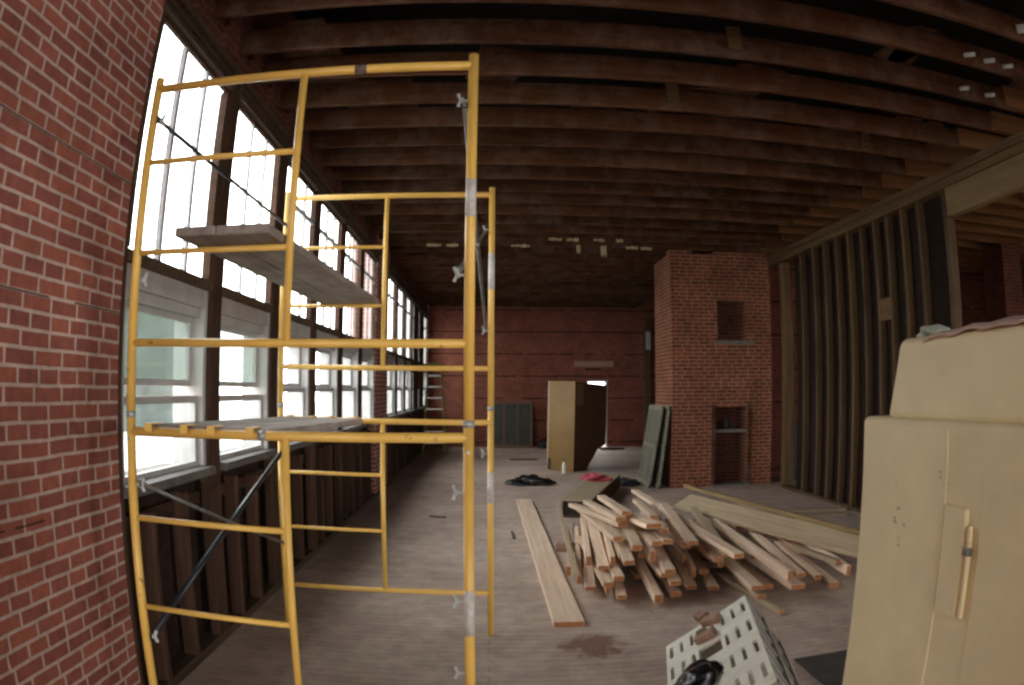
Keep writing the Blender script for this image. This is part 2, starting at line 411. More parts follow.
# ------------------------------------------------------------------ windows of the left wall
def window(n, y0, y1, dirty=False, high=False):
    fr = MB()                                         # painted surround of the lower window
    fr.box(-2.10, -1.87, y0, y0 + .05, WZ0, 2.42, 'pale_paint'); fr.box(-2.10, -1.87, y1 - .05, y1, WZ0, 2.42, 'pale_paint')
    fr.box(-2.10, -1.875, y0 + .05, y1 - .05, 2.30, 2.42, 'pale_paint')
    fr.box(-2.10, -1.905, y0 + .05, y1 - .05, 2.24, 2.30, 'pale_paint')
    fr.box(-1.92, -1.86, y0, y0 + .03, 2.50, WZ1, 'brown_trim'); fr.box(-1.92, -1.86, y1 - .03, y1, 2.50, WZ1, 'brown_trim')
    fr.box(-1.89, -1.86, y0, y1, WZ1 - .01, WZ1 + .02, 'brown_trim')
    fr = fr.build(f'window_{n}', bevel=.004); struct(fr)
    MB().box(-2.0, -1.84, y0, y1, 2.42, 2.485, 'dark_trim').build('transom_bar', None, fr, .006)
    MB().box(-2.20, -1.80, y0 - .01, y1 + .01, 1.215, WZ0, 'sill').build('window_sill', None, fr, .006)
    a, b = y0 + .05, y1 - .05
    us = MB()                                         # upper sash
    us.box(-2.00, -1.96, a, a + .04, 1.79, 2.24); us.box(-2.00, -1.96, b - .04, b, 1.79, 2.24)
    us.box(-2.00, -1.96, a + .04, b - .04, 2.20, 2.24); us.box(-2.00, -1.96, a + .04, b - .04, 1.79, 1.83)
    us = us.build('upper_sash', 'pale_paint', fr, .003)
    MB().box(-1.982, -1.978, a + .04, b - .04, 1.83, 2.20).build('pane', 'glass_dirty' if dirty else 'glass', us)
    ls = MB(); top = 1.79 if not dirty else 1.73      # lower sash, a little open in the nearest windows
    z0 = WZ0
    ls.box(-1.95, -1.91, a, a + .04, z0, top); ls.box(-1.95, -1.91, b - .04, b, z0, top)
    ls.box(-1.95, -1.91, a + .04, b - .04, top - .045, top); ls.box(-1.95, -1.91, a + .04, b - .04, z0, z0 + .035)
    ls = ls.build('lower_sash', 'pale_paint', fr, .003)
    MB().box(-1.932, -1.928, a + .04, b - .04, z0 + .035, top - .045).build('pane', 'glass', ls)
    up = MB()                                         # upper light: three tall panes between two thin bars
    a, b = y0 + .03, y1 - .03; w3 = (b - a) / 3
    for i in (1, 2): up.box(-1.90, -1.865, a + w3 * i - .018, a + w3 * i + .018, 2.485, WZ1 - .01)
    if high: up.box(-1.899, -1.866, a, b, 3.50, 3.54)
    up = up.build('glazing_bars', 'pale_paint' if n > 2 else 'galv', fr, .002)
    MB().box(-1.884, -1.880, a, b, 2.485, WZ1 - .01).build('pane', 'glass', up)
    hd = MB()                                         # moulded casing over the window
    hd.box(-1.89, -1.84, y0 - .06, y1 + .06, 3.86, 3.98); hd.box(-1.89, -1.80, y0 - .08, y1 + .08, 3.98, 4.03)
    hd.box(-1.89, -1.82, y0 - .06, y1 + .06, 3.865, 3.88); hd.box(-1.89, -1.82, y0 - .06, y1 + .06, 3.92, 3.935)
    hd.build('head_casing', 'dark_trim', fr, .004)
    return fr
pitch = (GA[1] - GA[0]) / 6
n = 0
posts = []
for gi, (a, b) in enumerate((GA, GB)):
    p = (b - a + .21) / 6
    for i in range(6):
        y0 = a + p * i; n += 1
        window(n, y0, y0 + p - .21, dirty=(n <= 2), high=(n > 2))
        if n in (10, 11):
            for q in range(5):
                o = post('boarding', -1.835, y0 + .12 + q * .235, 1.28, 3.84, .022, .22, 'stud')
                tag(o, 'upright brown board nailed over a distant window near the ladder', 'board', 'boards over the distant windows')
        if i < 5: posts.append(y0 + p - .105)
for i, y in enumerate(posts):                         # posts between the windows run down to the floor
    struct(post(f'trim_{i + 2}', -1.885, y, 0, 4.02, .07, .2, 'brown_trim'))
# rail and short studs under the sills
for i, (a, b) in enumerate((GA, GB)):
    ys = [a] + [y for y in posts if a < y < b] + [b]
    for u, v in zip(ys, ys[1:]):
        o = board('trim_%d' % (20 + i * 10 + ys.index(u)), (-1.955, u + .1, 1.0), (-1.955, v - .1, 1.0), .05, .09, 'brown_trim'); struct(o)
ny = 0
for a, b in (GA, GB):
    y = a + .33
    while y < b - .1:
        if all(abs(y - q) > .14 for q in posts):
            o = post('sill_stud', -1.90, y, 0, 1.12 + .04 * math.sin(y * 7), .10, .05, 'brown_trim')
            ny += 1
            tag(o, ('upright brown stud below the near windows, %s from the near brick pier' % ORD[ny - 1]) if a < 5 else
                'upright brown stud under the distant windows beyond the middle brick pier', 'stud',
                'studs under the near windows' if a < 5 else 'studs under the distant windows')
        y += .46
# baseboard beam at the foot
struct(board('baseboard_left', (-1.92, 3.2, 0), (-1.92, 20.9, 0), .14, .07, 'dark_trim'))

# ------------------------------------------------------------------ ceiling joists
JZ0, JZ1 = 4.26, 4.455
nj = 0; Y = 3.93 - .57 * 16
while Y < YF - .2:
    dz = random.uniform(-.012, .012)
    o = MB().box(0, 5.25 + .25 + 1.95, -.025, .025, 0, JZ1 - JZ0, 'joist').build('ceiling_joist', None, None, .004)
    o.matrix_basis = Matrix.Translation((-1.95, Y, JZ0 + dz)) @ Matrix.Rotation(random.uniform(-.002, .002), 4, 'Z')
    k = round((Y - 3.93) / .57)
    if Y < 3.5:
        tag(o, 'dark brown ceiling joist overhead, nearer than the first one in the photo', 'joist', 'joists overhead near the photographer')
    elif k < 14:
        tag(o, '%s brown ceiling joist counted from the top edge of the photo, crossing the whole room' % ORD[k], 'joist', 'joists over the front of the room')
    else:
        tag(o, 'one of the close-looking dark joists over the far half of the room', 'joist', 'joists over the far half of the room')
    Y += .57
# joists of the next room lap over the partition beam; their lighter colour imitates light from that room
nk = 0; Y = 3.93 - .57 * 8
while Y < YF - .3:
    x0 = 4.88 - (.3 if int(Y * 10) % 3 == 0 else 0) + random.uniform(-.06, .06)
    o = board('lapped_joist', (x0, Y - .056, JZ0), (XR2, Y - .056, JZ0), .05, .20, 'joist_new')
    if 3.9 < Y < 9.6:
        nk += 1
        tag(o, '%s lighter joist end lapping over the partition beam, counted from the nearest' % ORD[nk - 1], 'joist', 'lighter joists lapped over the partition')
    else:
        tag(o, 'lighter joist of the next room lapping over the partition beam, %s' % ('far down the room' if Y > 5 else 'near the top right corner'), 'joist', 'lighter joists lapped over the partition' if Y > 5 else 'lapped joists near the photographer')
    Y += .57
# bits of boarding left on top of the joists
nb = 0
for i in range(60):
    k = random.randint(0, 17); y0 = 3.93 + .57 * k; x = random.uniform(-1.6, 4.8)
    o = board('roof_board', (x, y0 - .02, 4.475), (x + random.uniform(-.15, .15), y0 + .57 * random.choice((1, 1, 2)) + .03, 4.475), random.uniform(.14, .5), .025, 'joist')
    tag(o, 'short rough board left lying across the tops of the dark joists', 'board', 'boards left on top of the joists')
# blocking pieces fixed to joist faces
for i, (x, k) in enumerate(((1.75, 1), (1.55, 3), (3.9, 4), (1.2, 6))):
    o = MB().box(x, x + .11, 0, .03, 4.30, 4.50, 'beam').build('mounted_block', None, None, .003)
    o.location.y = 3.93 + .57 * k - .06
    tag(o, ['small square wooden block nailed to the second joist face', 'small square wooden block nailed to the fourth joist face',
            'small wooden block on the fifth joist toward the right', 'small wooden block on the seventh joist'][i], 'block')
# ------------------------------------------------------------------ partition of bare studs on the right
PX = 5.25
for i, (z, dx) in enumerate(((4.04, 0), (4.095, .012), (4.15, -.008), (4.205, .006))):
    o = board('top_plate', (PX + dx, -5.98, z), (PX + dx, 12.10, z), .16, .05, 'beam')
    tag(o, ['lowest', 'second lowest', 'second highest', 'uppermost'][i] + ' layer of the stacked timber plate along the top of the stud partition', 'plate', 'stacked top plates of the partition')
tag(board('top_rail', (PX, 13.52, 4.04), (PX, 21.38, 4.04), .16, .215, 'beam'), 'timber plate behind the chimney carrying the far joists', 'plate')
tag(board('header_beam', (PX - .01, -5.98, 3.70), (PX - .01, 6.40, 3.70), .12, .335, 'header'),
    'deep pale timber header beam over the wide opening at upper right', 'beam')
tag(board('bottom_plate', (PX, 6.4, 0), (PX, 11.55, 0), .12, .05, 'stud'), 'low timber plate on the floor under the row of studs', 'plate')
SY = [6.47, 7.06, 7.46, 7.85, 8.19, 8.58, 8.98, 9.38, 9.79, 10.19, 10.69]
for i, y in enumerate(SY):
    o = post('wall_stud', PX, y, .05, 4.04 if i else 3.70 + .34, .11, .055 if i else .09, 'stud' if i % 4 != 2 else 'beam')
    tag(o, '%s upright stud of the right partition, counted from the wide opening' % ORD[i], 'stud', 'studs of the right partition')
o = MB().box(PX - .05, PX + .05, 7.885, 8.165, 2.66, 2.95, 'beam').build('fire_block', None, None, .004)
tag(o, 'short wooden block fixed between two studs of the partition at mid height', 'block')
# dark boards on the back of the studs
for i in range(10):
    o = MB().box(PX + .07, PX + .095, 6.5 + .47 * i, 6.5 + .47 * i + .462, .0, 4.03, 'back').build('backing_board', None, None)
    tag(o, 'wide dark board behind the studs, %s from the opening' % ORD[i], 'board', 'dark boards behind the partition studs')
o = post('corner_post', 5.32, 11.60, 0, 4.035, .20, .12, 'beam')
tag(o, 'thick brown corner post between the brick chimney and the stud partition', 'post')
o = MB().box(5.55, 5.85, 12.3, 12.34, .0, 1.10, 'shutter_dark').build('grey_panel', None, None, .004)
o.rotation_euler = (0, 0, 0)
tag(o, 'narrow dark grey panel standing in the gap beside the corner post', 'panel')
# brick behind the gap and piers in the next room
struct(MB().box(5.45, XR2, 13.2, 13.5, 0, ZC, 'brick_far').build('wall_side'))
for i, (x, y) in enumerate(((9.0, 9.5), (8.8, 5.3), (11.0, 11.5))):
    o = MB().box(x, x + .5, y, y + .6, 0, JZ0).build('brick_pier', 'soot_brick', None, .01)  # the room's dimness is put into the brick colour
    tag(o, ['brick pier in the dark next room, seen just above the cream housing', 'nearer brick pier in the next room', 'brick pier deep in the next room'][i], 'pier')

# ------------------------------------------------------------------ brick chimney with two niches
CX0, CX1, CY0, CY1, CZ = 3.25, 5.21, 12.12, 13.38, 4.33
N1 = (4.13, 4.74, 2.66, 3.40); N2 = (4.07, 4.72, .02, 1.45)
c = MB(); bk = 'brick_chimney'
c.box(CX0, N2[0], CY0, CY1, 0, 4.24, bk); c.box(N1[1], CX1, CY0, CY1, 0, 4.24, bk)
c.box(N2[0], N1[0], CY0, CY1, N2[3], 4.24, bk); c.box(N2[1], N1[1], CY0, CY1, 0, N2[3], bk)
c.box(N1[0], N1[1], CY0, CY1, N1[3], 4.24, bk); c.box(N1[0], N1[1], CY0, CY1, N2[3], N1[2], bk)
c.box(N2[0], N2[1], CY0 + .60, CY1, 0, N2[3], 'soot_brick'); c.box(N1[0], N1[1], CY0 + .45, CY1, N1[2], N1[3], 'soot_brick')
c.box(N2[0], N2[1], CY0 + .02, CY0 + .45, 0, .03, bk)
x = CX0
while x < CX1 - .1:                                   # ragged top course
    w_ = .215
    if random.random() < .7: c.box(x, min(x + w_ - .01, CX1), CY0 + random.uniform(0, .02), CY0 + .25, 4.24, 4.24 + random.choice((.06, .065, .1)), bk)
    x += w_
ch = c.build('brick_chimney'); tag(ch, 'tall square red brick chimney breast with an upper niche and a lower fireplace opening', 'chimney')
MB().box(4.05, 4.86, CY0 - .03, CY0 + .1, 2.60, 2.66).build('niche_sill', 'stone', ch, .006)
MB().box(N2[0] + .0, N2[1] - .0, CY0 + .05, CY0 + .2, .98, 1.04).build('fireplace_shelf', 'stone', ch, .006)
MB().box(N2[0] - .06, N2[0] - .001, CY0 - .03, CY0 + .05, .03, 1.50).build('side_casing', 'joist', ch, .004)
MB().box(N2[1] + .001, N2[1] + .06, CY0 - .03, CY0 + .05, .03, 1.50).build('side_casing', 'joist', ch, .004)
MB().box(N2[0] - .06, N2[1] + .06, CY0 - .06, CY0 + .3, 0, .035).build('hearth_slab', 'stone', ch, .004)
tag(MB().lathe([(.01, 0), (.05, .01), (.065, .08), (.05, .16), (.04, .2), (.01, .21)], 14, None, (4.35, CY0 + .125, 1.042)).build('cloth_bundle', 'dark_cloth'),
    'small dark bundle on the shelf inside the fireplace', 'bundle')

# pipe and box on the far wall just left of the chimney
o = post('far_pilaster', 4.93, YF - .06, 0, 4.02, .20, .10, 'stud')
tag(o, 'narrow pale upright board on the far wall left of the chimney', 'board')
o = MB().box(4.86, 5.0, YF - .22, YF - .115, 3.0, 3.55).build('mounted_box', 'scrap', None, .01)
tag(o, 'small pale box fixed high on the upright board in the far corner', 'box')

# ------------------------------------------------------------------ scaffold tower
FL, FR_, BL, BR_ = Vector((-1.593, 2.795, 0)), Vector((-.080, 2.768, 0)), Vector((-1.511, 4.900, 0)), Vector((.013, 4.874, 0))
sc = empty('scaffold_tower', (-.8, 3.83, 0))
tag(sc, 'yellow tubular steel scaffold tower two frames high standing beside the left windows', 'scaffold')
R1, R2_ = .0215, .0135
def z_(p, z): return (p.x, p.y, z)
def end_frame(L, R, low):
    z0, z1 = (0, 1.652) if low else (1.68, 3.245)
    zt, zb = (1.612 if L.y < 4 else 1.568, .33) if low else (3.192, 1.985 if L.y < 4 else 1.945)
    dl = (.022 if low else .006) if L.y < 4 else 0.0      # the front frame leans a touch
    rungs = (1.20 if L.y < 4 else 1.185, .778) if low else (2.81, 2.385)
    m = (L + R) / 2; mb = MB()
    mb.tube(z_(L, z0), z_(L, z1), R1); mb.tube(z_(R, z0), z_(R, z1), R1)
    mb.tube(z_(L, zt - dl), z_(R, zt), R1 - .001); mb.tube(z_(L, zb - dl * .5), z_(R, zb), R1 - .003)
    fr = mb.build('end_frame', 'yellow', sc)
    MB().tube(z_(m, zb), z_(m, zt), .017).build('inner_post', 'yellow', fr)
    for z in rungs: MB().tube(z_(L, z), z_(m, z), R2_).build('rung', 'yellow', fr)
    for P in (L, R):
        if low:
            MB().tube(z_(P, 1.652), z_(P, 1.68), .0232).build('coupling_collar', 'galv', fr)
            MB().tube((P.x, P.y - .030, 1.555), (P.x, P.y + .030, 1.555), .006, 10).build('coupling_pin', 'galv', fr)
    return fr
frames = [end_frame(FL, FR_, True), end_frame(BL, BR_, True), end_frame(FL, FR_, False), end_frame(BL, BR_, False)]
def lock(P, z, side, fr, m='scrap'):
    """stud with a wing nut sticking out toward the tower's inside"""
    mb = MB(); c = Vector(z_(P, z)); d = Vector((side, 0, 0))
    mb.tube(c, c + d * .055, .006, 8)
    e = c + d * .045
    mb.hexa([e + Vector(v) for v in ((-.004, -.004, .0), (.012 * side, -.004, .0), (.024 * side, -.004, .030), (.010 * side, -.004, .034),
                                     (-.004, .004, .0), (.012 * side, .004, .0), (.024 * side, .004, .030), (.010 * side, .004, .034))])
    mb.hexa([e + Vector(v) for v in ((-.004, -.004, .0), (.012 * side, -.004, .0), (.024 * side, -.004, -.026), (.010 * side, -.004, -.030),
                                     (-.004, .004, .0), (.012 * side, .004, .0), (.024 * side, .004, -.026), (.010 * side, .004, -.030))])
    mb.tube(e - d * .006, e + d * .006, .013, 10)
    return mb.build('brace_lock', m, fr)
for P, s in ((FR_, -1), (BR_, -1), (FL, 1), (BL, 1)):
    lo, up = (frames[0], frames[2]) if P in (FR_, FL) else (frames[1], frames[3])
    lock(P, 1.39 if P is FR_ else 1.35, s, lo); lock(P, .93 if P is FR_ else .63, s, lo)
    lock(P, 3.02 if P in (FR_, FL) else 2.93, s, up); lock(P, 2.26 if P in (FR_, FL) else 2.21, s, up)
lock(FR_, .60, -1, frames[0])
def off(P, dx, z): return (P.x + dx, P.y, z)
def brace(name, p, q, m, r=.0115, parent=sc):
    p, q = Vector(p), Vector(q); d = (q - p).normalized()
    mb = MB(); mb.tube(p, q, r, 12)
    for e, s in ((p, -1), (q, 1)):                    # flattened, drilled ends
        a = e + d * s * .005; mb.hexa([a + Vector(v) for v in ((-.004, -.016, -.016), (.004, -.016, -.016), (.004, .016, -.016), (-.004, .016, -.016),
                                                            (-.004, -.016, .016), (.004, -.016, .016), (.004, .016, .016), (-.004, .016, .016))])
    return mb.build(name, m, parent)
b1 = brace('cross_brace', off(FL, .035, .63), off(BL, .035, 1.36), 'black_steel', .017)
b2 = brace('cross_brace', off(FL, .048, 1.36), off(BL, .048, .63), 'steel', .0095)
b3 = brace('cross_brace', off(FR_, -.035, 3.0), off(BR_, -.035, 2.22), 'steel', .011)
b4 = brace('cross_brace', off(FR_, -.048, 2.27), off(BR_, -.048, 2.92), 'steel', .011)
b5 = brace('cross_brace', off(FL, .035, 3.02), off(BL, .035, 2.96), 'black_steel', .0115)
b1['label'] = 'thick dark steel brace crossing the lower left bay'; b5['label'] = 'dark rod high on the left side of the tower'
MB().tube((-1.53, 3.845, .995), (-1.50, 3.845, .995), .012, 10).build('pivot_bolt', 'galv', b1)
MB().tube((-.09, 3.81, 2.6), (-.06, 3.81, 2.6), .012, 10).build('pivot_bolt', 'galv', b3)
for P, z0, z1, fr, mt in ((FR_, 2.50, 2.66, frames[2], 'sticker'), (FR_, .78, .98, frames[0], 'sticker'), (BR_, 2.50, 2.76, frames[3], 'sticker'),
                          (BR_, 1.0, 1.22, frames[1], 'sticker')):
    o = MB().tube(z_(P, z0), z_(P, z1), .0222, 20).build('paper_sticker', mt, fr)
    o['label'] = 'worn whitish sticker wrapped on the post'
m_ = FL + (FR_ - FL) * .64
MB().tube(z_(FL.lerp(FR_, .655), 3.190), z_(FL.lerp(FR_, .69), 3.190), .0212, 16).build('worn_patch', 'rust_tape', frames[2])
MB().tube(z_(FL.lerp(FR_, .42), 1.5992), z_(FL.lerp(FR_, .445), 1.5998), .0212, 16).build('worn_patch', 'galv', frames[0])

# planks
def plank(p, q, label, w=.235, t=.04):
    o = board('scaffold_plank', p, q, w, t, 'plank', bevel=.005)
    tag(o, label, 'plank', 'planks on the scaffold'); return o
plank((-1.201, 2.58, 2.4025), (-1.133, 5.03, 2.4025), 'grey scaffold plank on the upper level, nearer the windows', .19)
plank((-.986, 2.58, 2.4025), (-.918, 5.02, 2.4025), 'grey scaffold plank on the upper level, beside the middle posts')
def hooked(x0, x1, label):
    o = plank((x0, 2.825, 1.584), (x1, 4.850, 1.548), label, .30, .038)
    for xa, y0, y1, zt in ((x0, 2.745, 2.86, 1.6275), (x1, 4.82, 4.925, 1.5915)):
        for d in (-.09, .09):                         # flat steel hooks over the bars
            hk = MB().box(xa + d - .018, xa + d + .018, y0, y1, zt, zt + .005)
            hk.box(xa + d - .018, xa + d + .018, y0 if y0 < 4 else y1 - .005, y0 + .005 if y0 < 4 else y1, zt - .03, zt)
            hk.build('hook', 'yellow', o)
hooked(-1.385, -1.345, 'weathered plank on the lower level of the scaffold, closest to the windows')
hooked(-1.075, -1.035, 'weathered speckled plank on the lower level of the scaffold, beside the middle posts')

# ------------------------------------------------------------------ lumber pile
BOARDS = [
    ('L', (0.73, 6.24, 0.1), (0.95, 8.02, 0.14), 0.045, 0.09),
    ('L', (0.8, 6.01, 0.05), (1.01, 7.9, 0.12), 0.045, 0.09),
    ('L', (0.88, 6.02, 0.12), (1.05, 7.66, 0.16), 0.05, 0.09),
    ('L', (0.86, 5.73, 0.02), (1.02, 7.25, 0.04), 0.09, 0.04),
    ('L', (0.98, 5.79, 0.14), (1.1, 7.19, 0.2), 0.1, 0.04),
    ('L', (0.99, 5.61, 0.045), (1.16, 6.9, 0.06), 0.045, 0.09),
    ('L', (1.07, 5.86, 0.14), (1.15, 6.65, 0.16), 0.045, 0.09),
    ('L', (1.07, 5.4, 0.02), (1.23, 6.68, 0.02), 0.08, 0.04),
    ('L', (1.16, 5.59, 0.1), (1.19, 6.26, 0.2), 0.09, 0.045),
    ('L', (1.24, 5.67, 0.16), (1.3, 6.61, 0.22), 0.09, 0.06),
    ('L', (1.37, 5.63, 0.26), (1.43, 6.31, 0.3), 0.05, 0.09),
    ('L', (1.11, 5.85, 0.33), (1.04, 7.84, 0.28), 0.09, 0.045),
    ('L', (1.18, 6.12, 0.42), (1.11, 7.8, 0.34), 0.09, 0.045),
    ('L', (1.21, 6.17, 0.36), (0.95, 7.86, 0.3), 0.09, 0.045),
    ('L', (1.25, 6.2, 0.47), (1.28, 7.85, 0.4), 0.09, 0.045),
    ('L', (1.41, 5.65, 0.46), (1.44, 7.7, 0.4), 0.09, 0.045),
    ('L', (1.41, 5.77, 0.36), (1.33, 6.59, 0.34), 0.15, 0.045),
    ('L', (1.51, 5.67, 0.38), (1.53, 6.68, 0.34), 0.09, 0.045),
    ('L', (1.37, 5.37, 0.05), (1.39, 6.19, 0.14), 0.07, 0.08),
    ('L', (1.47, 5.42, 0.16), (1.51, 6.19, 0.22), 0.09, 0.05),
    ('L', (1.52, 5.41, 0.24), (1.66, 6.51, 0.28), 0.09, 0.045),
    ('L', (1.59, 6.53, 0.45), (1.76, 8.2, 0.38), 0.08, 0.045),
    ('L', (1.57, 6.03, 0.4), (1.87, 7.79, 0.36), 0.07, 0.045),
    ('L', (1.77, 6.04, 0.12), (1.73, 6.52, 0.2), 0.04, 0.09),
    ('L', (1.36, 5.95, 0.22), (1.4, 6.74, 0.26), 0.09, 0.045),
    ('L', (1.17, 5.86, 0.26), (1.28, 7.2, 0.26), 0.09, 0.05),
    ('L', (1.73, 5.64, 0.03), (1.79, 6.39, 0.12), 0.09, 0.045),
    ('L', (1.78, 5.75, 0.08), (1.86, 6.44, 0.14), 0.04, 0.09),
    ('L', (1.58, 5.62, 0.03), (1.64, 6.21, 0.05), 0.07, 0.04),
    ('L', (1.78, 5.81, 0.18), (1.85, 6.82, 0.24), 0.09, 0.045),
    ('L', (1.75, 5.95, 0.28), (1.85, 6.99, 0.3), 0.09, 0.045),
    ('L', (1.53, 5.91, 0.12), (1.58, 6.65, 0.16), 0.09, 0.045),
    ('R', (2.01, 5.25, 0.36), (2.03, 9.55, 0.32), 0.09, 0.045),
    ('R', (2.15, 5.15, 0.16), (2.28, 7.78, 0.24), 0.1, 0.045),
    ('R', (2.29, 5.26, 0.2), (2.41, 7.45, 0.24), 0.1, 0.045),
    ('R', (2.4, 5.06, 0.22), (2.46, 7.26, 0.3), 0.045, 0.09),
    ('R', (2.52, 5.13, 0.26), (2.51, 7.0, 0.32), 0.14, 0.045),
    ('R', (3.08, 5.26, 0.12), (3.07, 6.26, 0.2), 0.045, 0.09),
    ('R', (3.27, 8.11, 0.24), (3.23, 10.06, 0.2), 0.1, 0.045),
    ('R', (3.58, 7.28, 0.16), (3.64, 9.6, 0.14), 0.1, 0.06),
    ('R', (4.9, 8.59, 0.02), (3.96, 8.75, 0.02), 0.14, 0.035),
    ('R', (5.1, 8.92, 0.02), (4.35, 9.19, 0.02), 0.12, 0.035),
    ('R', (3.0, 5.36, 0.05), (3.02, 6.21, 0.12), 0.09, 0.06),
    ('R', (2.86, 5.43, 0.06), (2.89, 6.15, 0.12), 0.07, 0.05),
    ('R', (2.28, 4.9, 0.03), (2.18, 5.7, 0.05), 0.05, 0.04),
    ('R', (2.67, 5.4, 0.1), (2.76, 6.46, 0.16), 0.08, 0.045),
    ('R', (2.05, 5.65, 0.14), (2.23, 7.04, 0.2), 0.08, 0.045),
    ('R', (1.92, 5.59, 0.06), (2.04, 6.64, 0.1), 0.09, 0.045),
    ('R', (2.22, 5.22, 0.03), (2.24, 6.06, 0.06), 0.08, 0.04),
    ('R', (1.89, 5.8, 0.2), (2.05, 7.55, 0.24), 0.09, 0.045),
    ('R', (2.78, 7.3, 0.3), (3.02, 9.71, 0.26), 0.09, 0.045),
    ('R', (2.07, 5.87, 0.28), (2.15, 7.32, 0.28), 0.09, 0.045),
    ('R', (3.02, 5.36, 0.22), (2.91, 5.73, 0.26), 0.06, 0.045),
    ('P', (3.18, 5.2, 0.36), (2.34, 7.91, 0.42), 0.27, 0.045),
]
# each board is settled onto the ones placed before it: the lowest free height at or above its own
PLACED = []
def obb(m, w, t, L):
    c_ = m @ Vector((L / 2, 0, t / 2)); a = [m.col[i].to_3d() for i in range(3)]
    return c_, a, (L / 2, w / 2, t / 2)
def hit(A, B, pad=-.002):
    (ca, aa, ha), (cb_, ab, hb) = A, B; d = cb_ - ca
    if d.length > sum(ha) + sum(hb): return False
    axes = list(aa) + list(ab) + [x.cross(y) for x in aa for y in ab]
    for ax in axes:
        if ax.length < 1e-4: continue
        ax = ax.normalized()
        ra = sum(h_ * abs(ax.dot(v)) for h_, v in zip(ha, aa)); rb = sum(h_ * abs(ax.dot(v)) for h_, v in zip(hb, ab))
        if abs(ax.dot(d)) > ra + rb + pad: return False
    return True
def settle(p, q, w, t, mat, roll, end, name='lumber_board', fixed=False, lift=.9):
    p, q = Vector(p), Vector(q); L = (q - p).length; z = -.03 if not fixed else 0.0
    while z < lift:
        m = along(p + Vector((0, 0, z)), q + Vector((0, 0, z)), roll); B = obb(m, w, t, L)
        low = B[0].z - sum(h_ * abs(v.z) for h_, v in zip(B[2], B[1]))
        if fixed or (low > 0.0005 and not any(hit(B, o) for o in PLACED)): break
        z += .006
    PLACED.append(B)
    return board(name, p + Vector((0, 0, z)), q + Vector((0, 0, z)), w, t, mat, roll, end)
left = sorted([b for b in BOARDS if b[0] == 'L'], key=lambda b: b[1][0]); right = sorted([b for b in BOARDS if b[0] == 'R'], key=lambda b: b[1][0])
TODO = []
for p, q in (((.75, 7.6, .0), (1.9, 7.3, .0)), ((.8, 6.9, .0), (1.95, 6.7, .0)), ((1.9, 8.6, .0), (3.3, 8.1, .0)), ((2.02, 6.6, .0), (3.1, 6.4, .0)), ((2.1, 7.6, .0), (3.2, 7.4, .0))):
    TODO.append((0, p, q, .12, .08, 'board_old', 0, 'board_cut', 'dark board lying crossways underneath the lumber pile', 'boards under the lumber pile'))
for i in range(20):                                   # inner boards of the heap
    x = (.98 + .095 * (i // 2)) if i % 2 else (1.97 + .12 * (i // 2)); y = random.uniform(5.45, 6.3); a = random.uniform(-.04, .1)
    TODO.append((random.choice((.08, .13)), (x, y, .03), (x + a * 1.6, y + 1.7, .07), .09, .045, random.choice(('board', 'board_old', 'board_grey')), 0, 'board_cut',
                 'short sawn board in the lower layers of the lumber pile', 'lower layers of the lumber pile'))
for grp, name in ((left, 'left'), (right, 'right')):
    for i, (_, p, q, w, t) in enumerate(grp):
        p, q = Vector(p), Vector(q); L = (q - p).length
        if q.y < 8.5 and p.z < .25: q = p + (q - p) * max(1.0, min(1.5, 1.9 / L))
        flat = p.z < .03 and q.z < .03
        if p.z > .2: p.z -= .10; q.z -= .13
        mt = 'board' if random.random() < .72 or name == 'left' else random.choice(('board_old', 'board_grey'))
        if (w, t) == (.1, .06): mt = 'board_old'
        if flat and w > .11: mt = 'board_grey'
        lab = '%s board in the %s half of the lumber pile, counting near ends from the left' % (ORD[i], name)
        if flat and w > .11: lab = 'weathered thin board flat on the floor near the studs, %s' % ('nearer the cream housing' if p.x > 5 else 'next to the other one')
        TODO.append(((p.z + q.z) / 2, p, q, w, min(t, .09), mt, random.uniform(-.05, .05) if not flat else 0, None if flat and w > .11 else 'board_cut', lab, 'lumber pile'))
for key, p, q, w, t, mt, roll, end, lab, grp in sorted(TODO, key=lambda r: r[0]):
    tag(settle(p, q, w, t, mt, roll, end), lab, 'board', grp)
P_ = [b for b in BOARDS if b[0] == 'P'][0]
o = settle((3.42, 4.95, .36), (2.34, 8.1, .43), .27, .045, 'board_grey', -.45, 'board', 'long_plank')
tag(o, 'long wide greyish plank lying slantwise on top of the lumber pile at right', 'plank')
tag(settle((3.36, 5.2, .44), (2.52, 8.7, .50), .05, .045, 'header', 0, None, 'long_plank'), 'long thin pale strip along the edge of the wide plank on the pile', 'plank')
tag(board('loose_plank', (.60, 5.02, .0), (.555, 11.0, .0), .235, .045, 'board', 0, 'board_cut'), 'long wide pale plank lying alone on the floor left of the lumber pile', 'plank')
tag(settle((.74, 5.75, .03), (.93, 9.2, .03), .05, .04, 'board_grey', 0, None, 'loose_batten'), 'thin batten beside the lone plank, at the left edge of the lumber pile', 'batten')
# white blob of paint on one end, broken bits
tag(board('wood_scrap', (1.93, 5.02, .0), (2.05, 4.82, .0), .06, .04, 'board_old'), 'short reddish scrap of wood on the floor beyond the tipped white crate', 'scrap')
tag(board('wood_scrap', (-.82, 9.62, 0), (-.59, 9.56, 0), .03, .02, 'dark_trim'), 'small dark stick on the floor just right of the scaffold', 'stick')
tag(board('wood_scrap', (.29, 8.6, 0), (.30, 8.2, 0), .03, .02, 'dark_trim'), 'small dark stick on the floor left of the lone plank', 'stick')
tag(board('wood_scrap', (.52, 17.5, 0), (1.22, 17.5, 0), .09, .03, 'dark_trim'), 'dark strip of wood on the floor in front of the leaning shutters', 'strip')

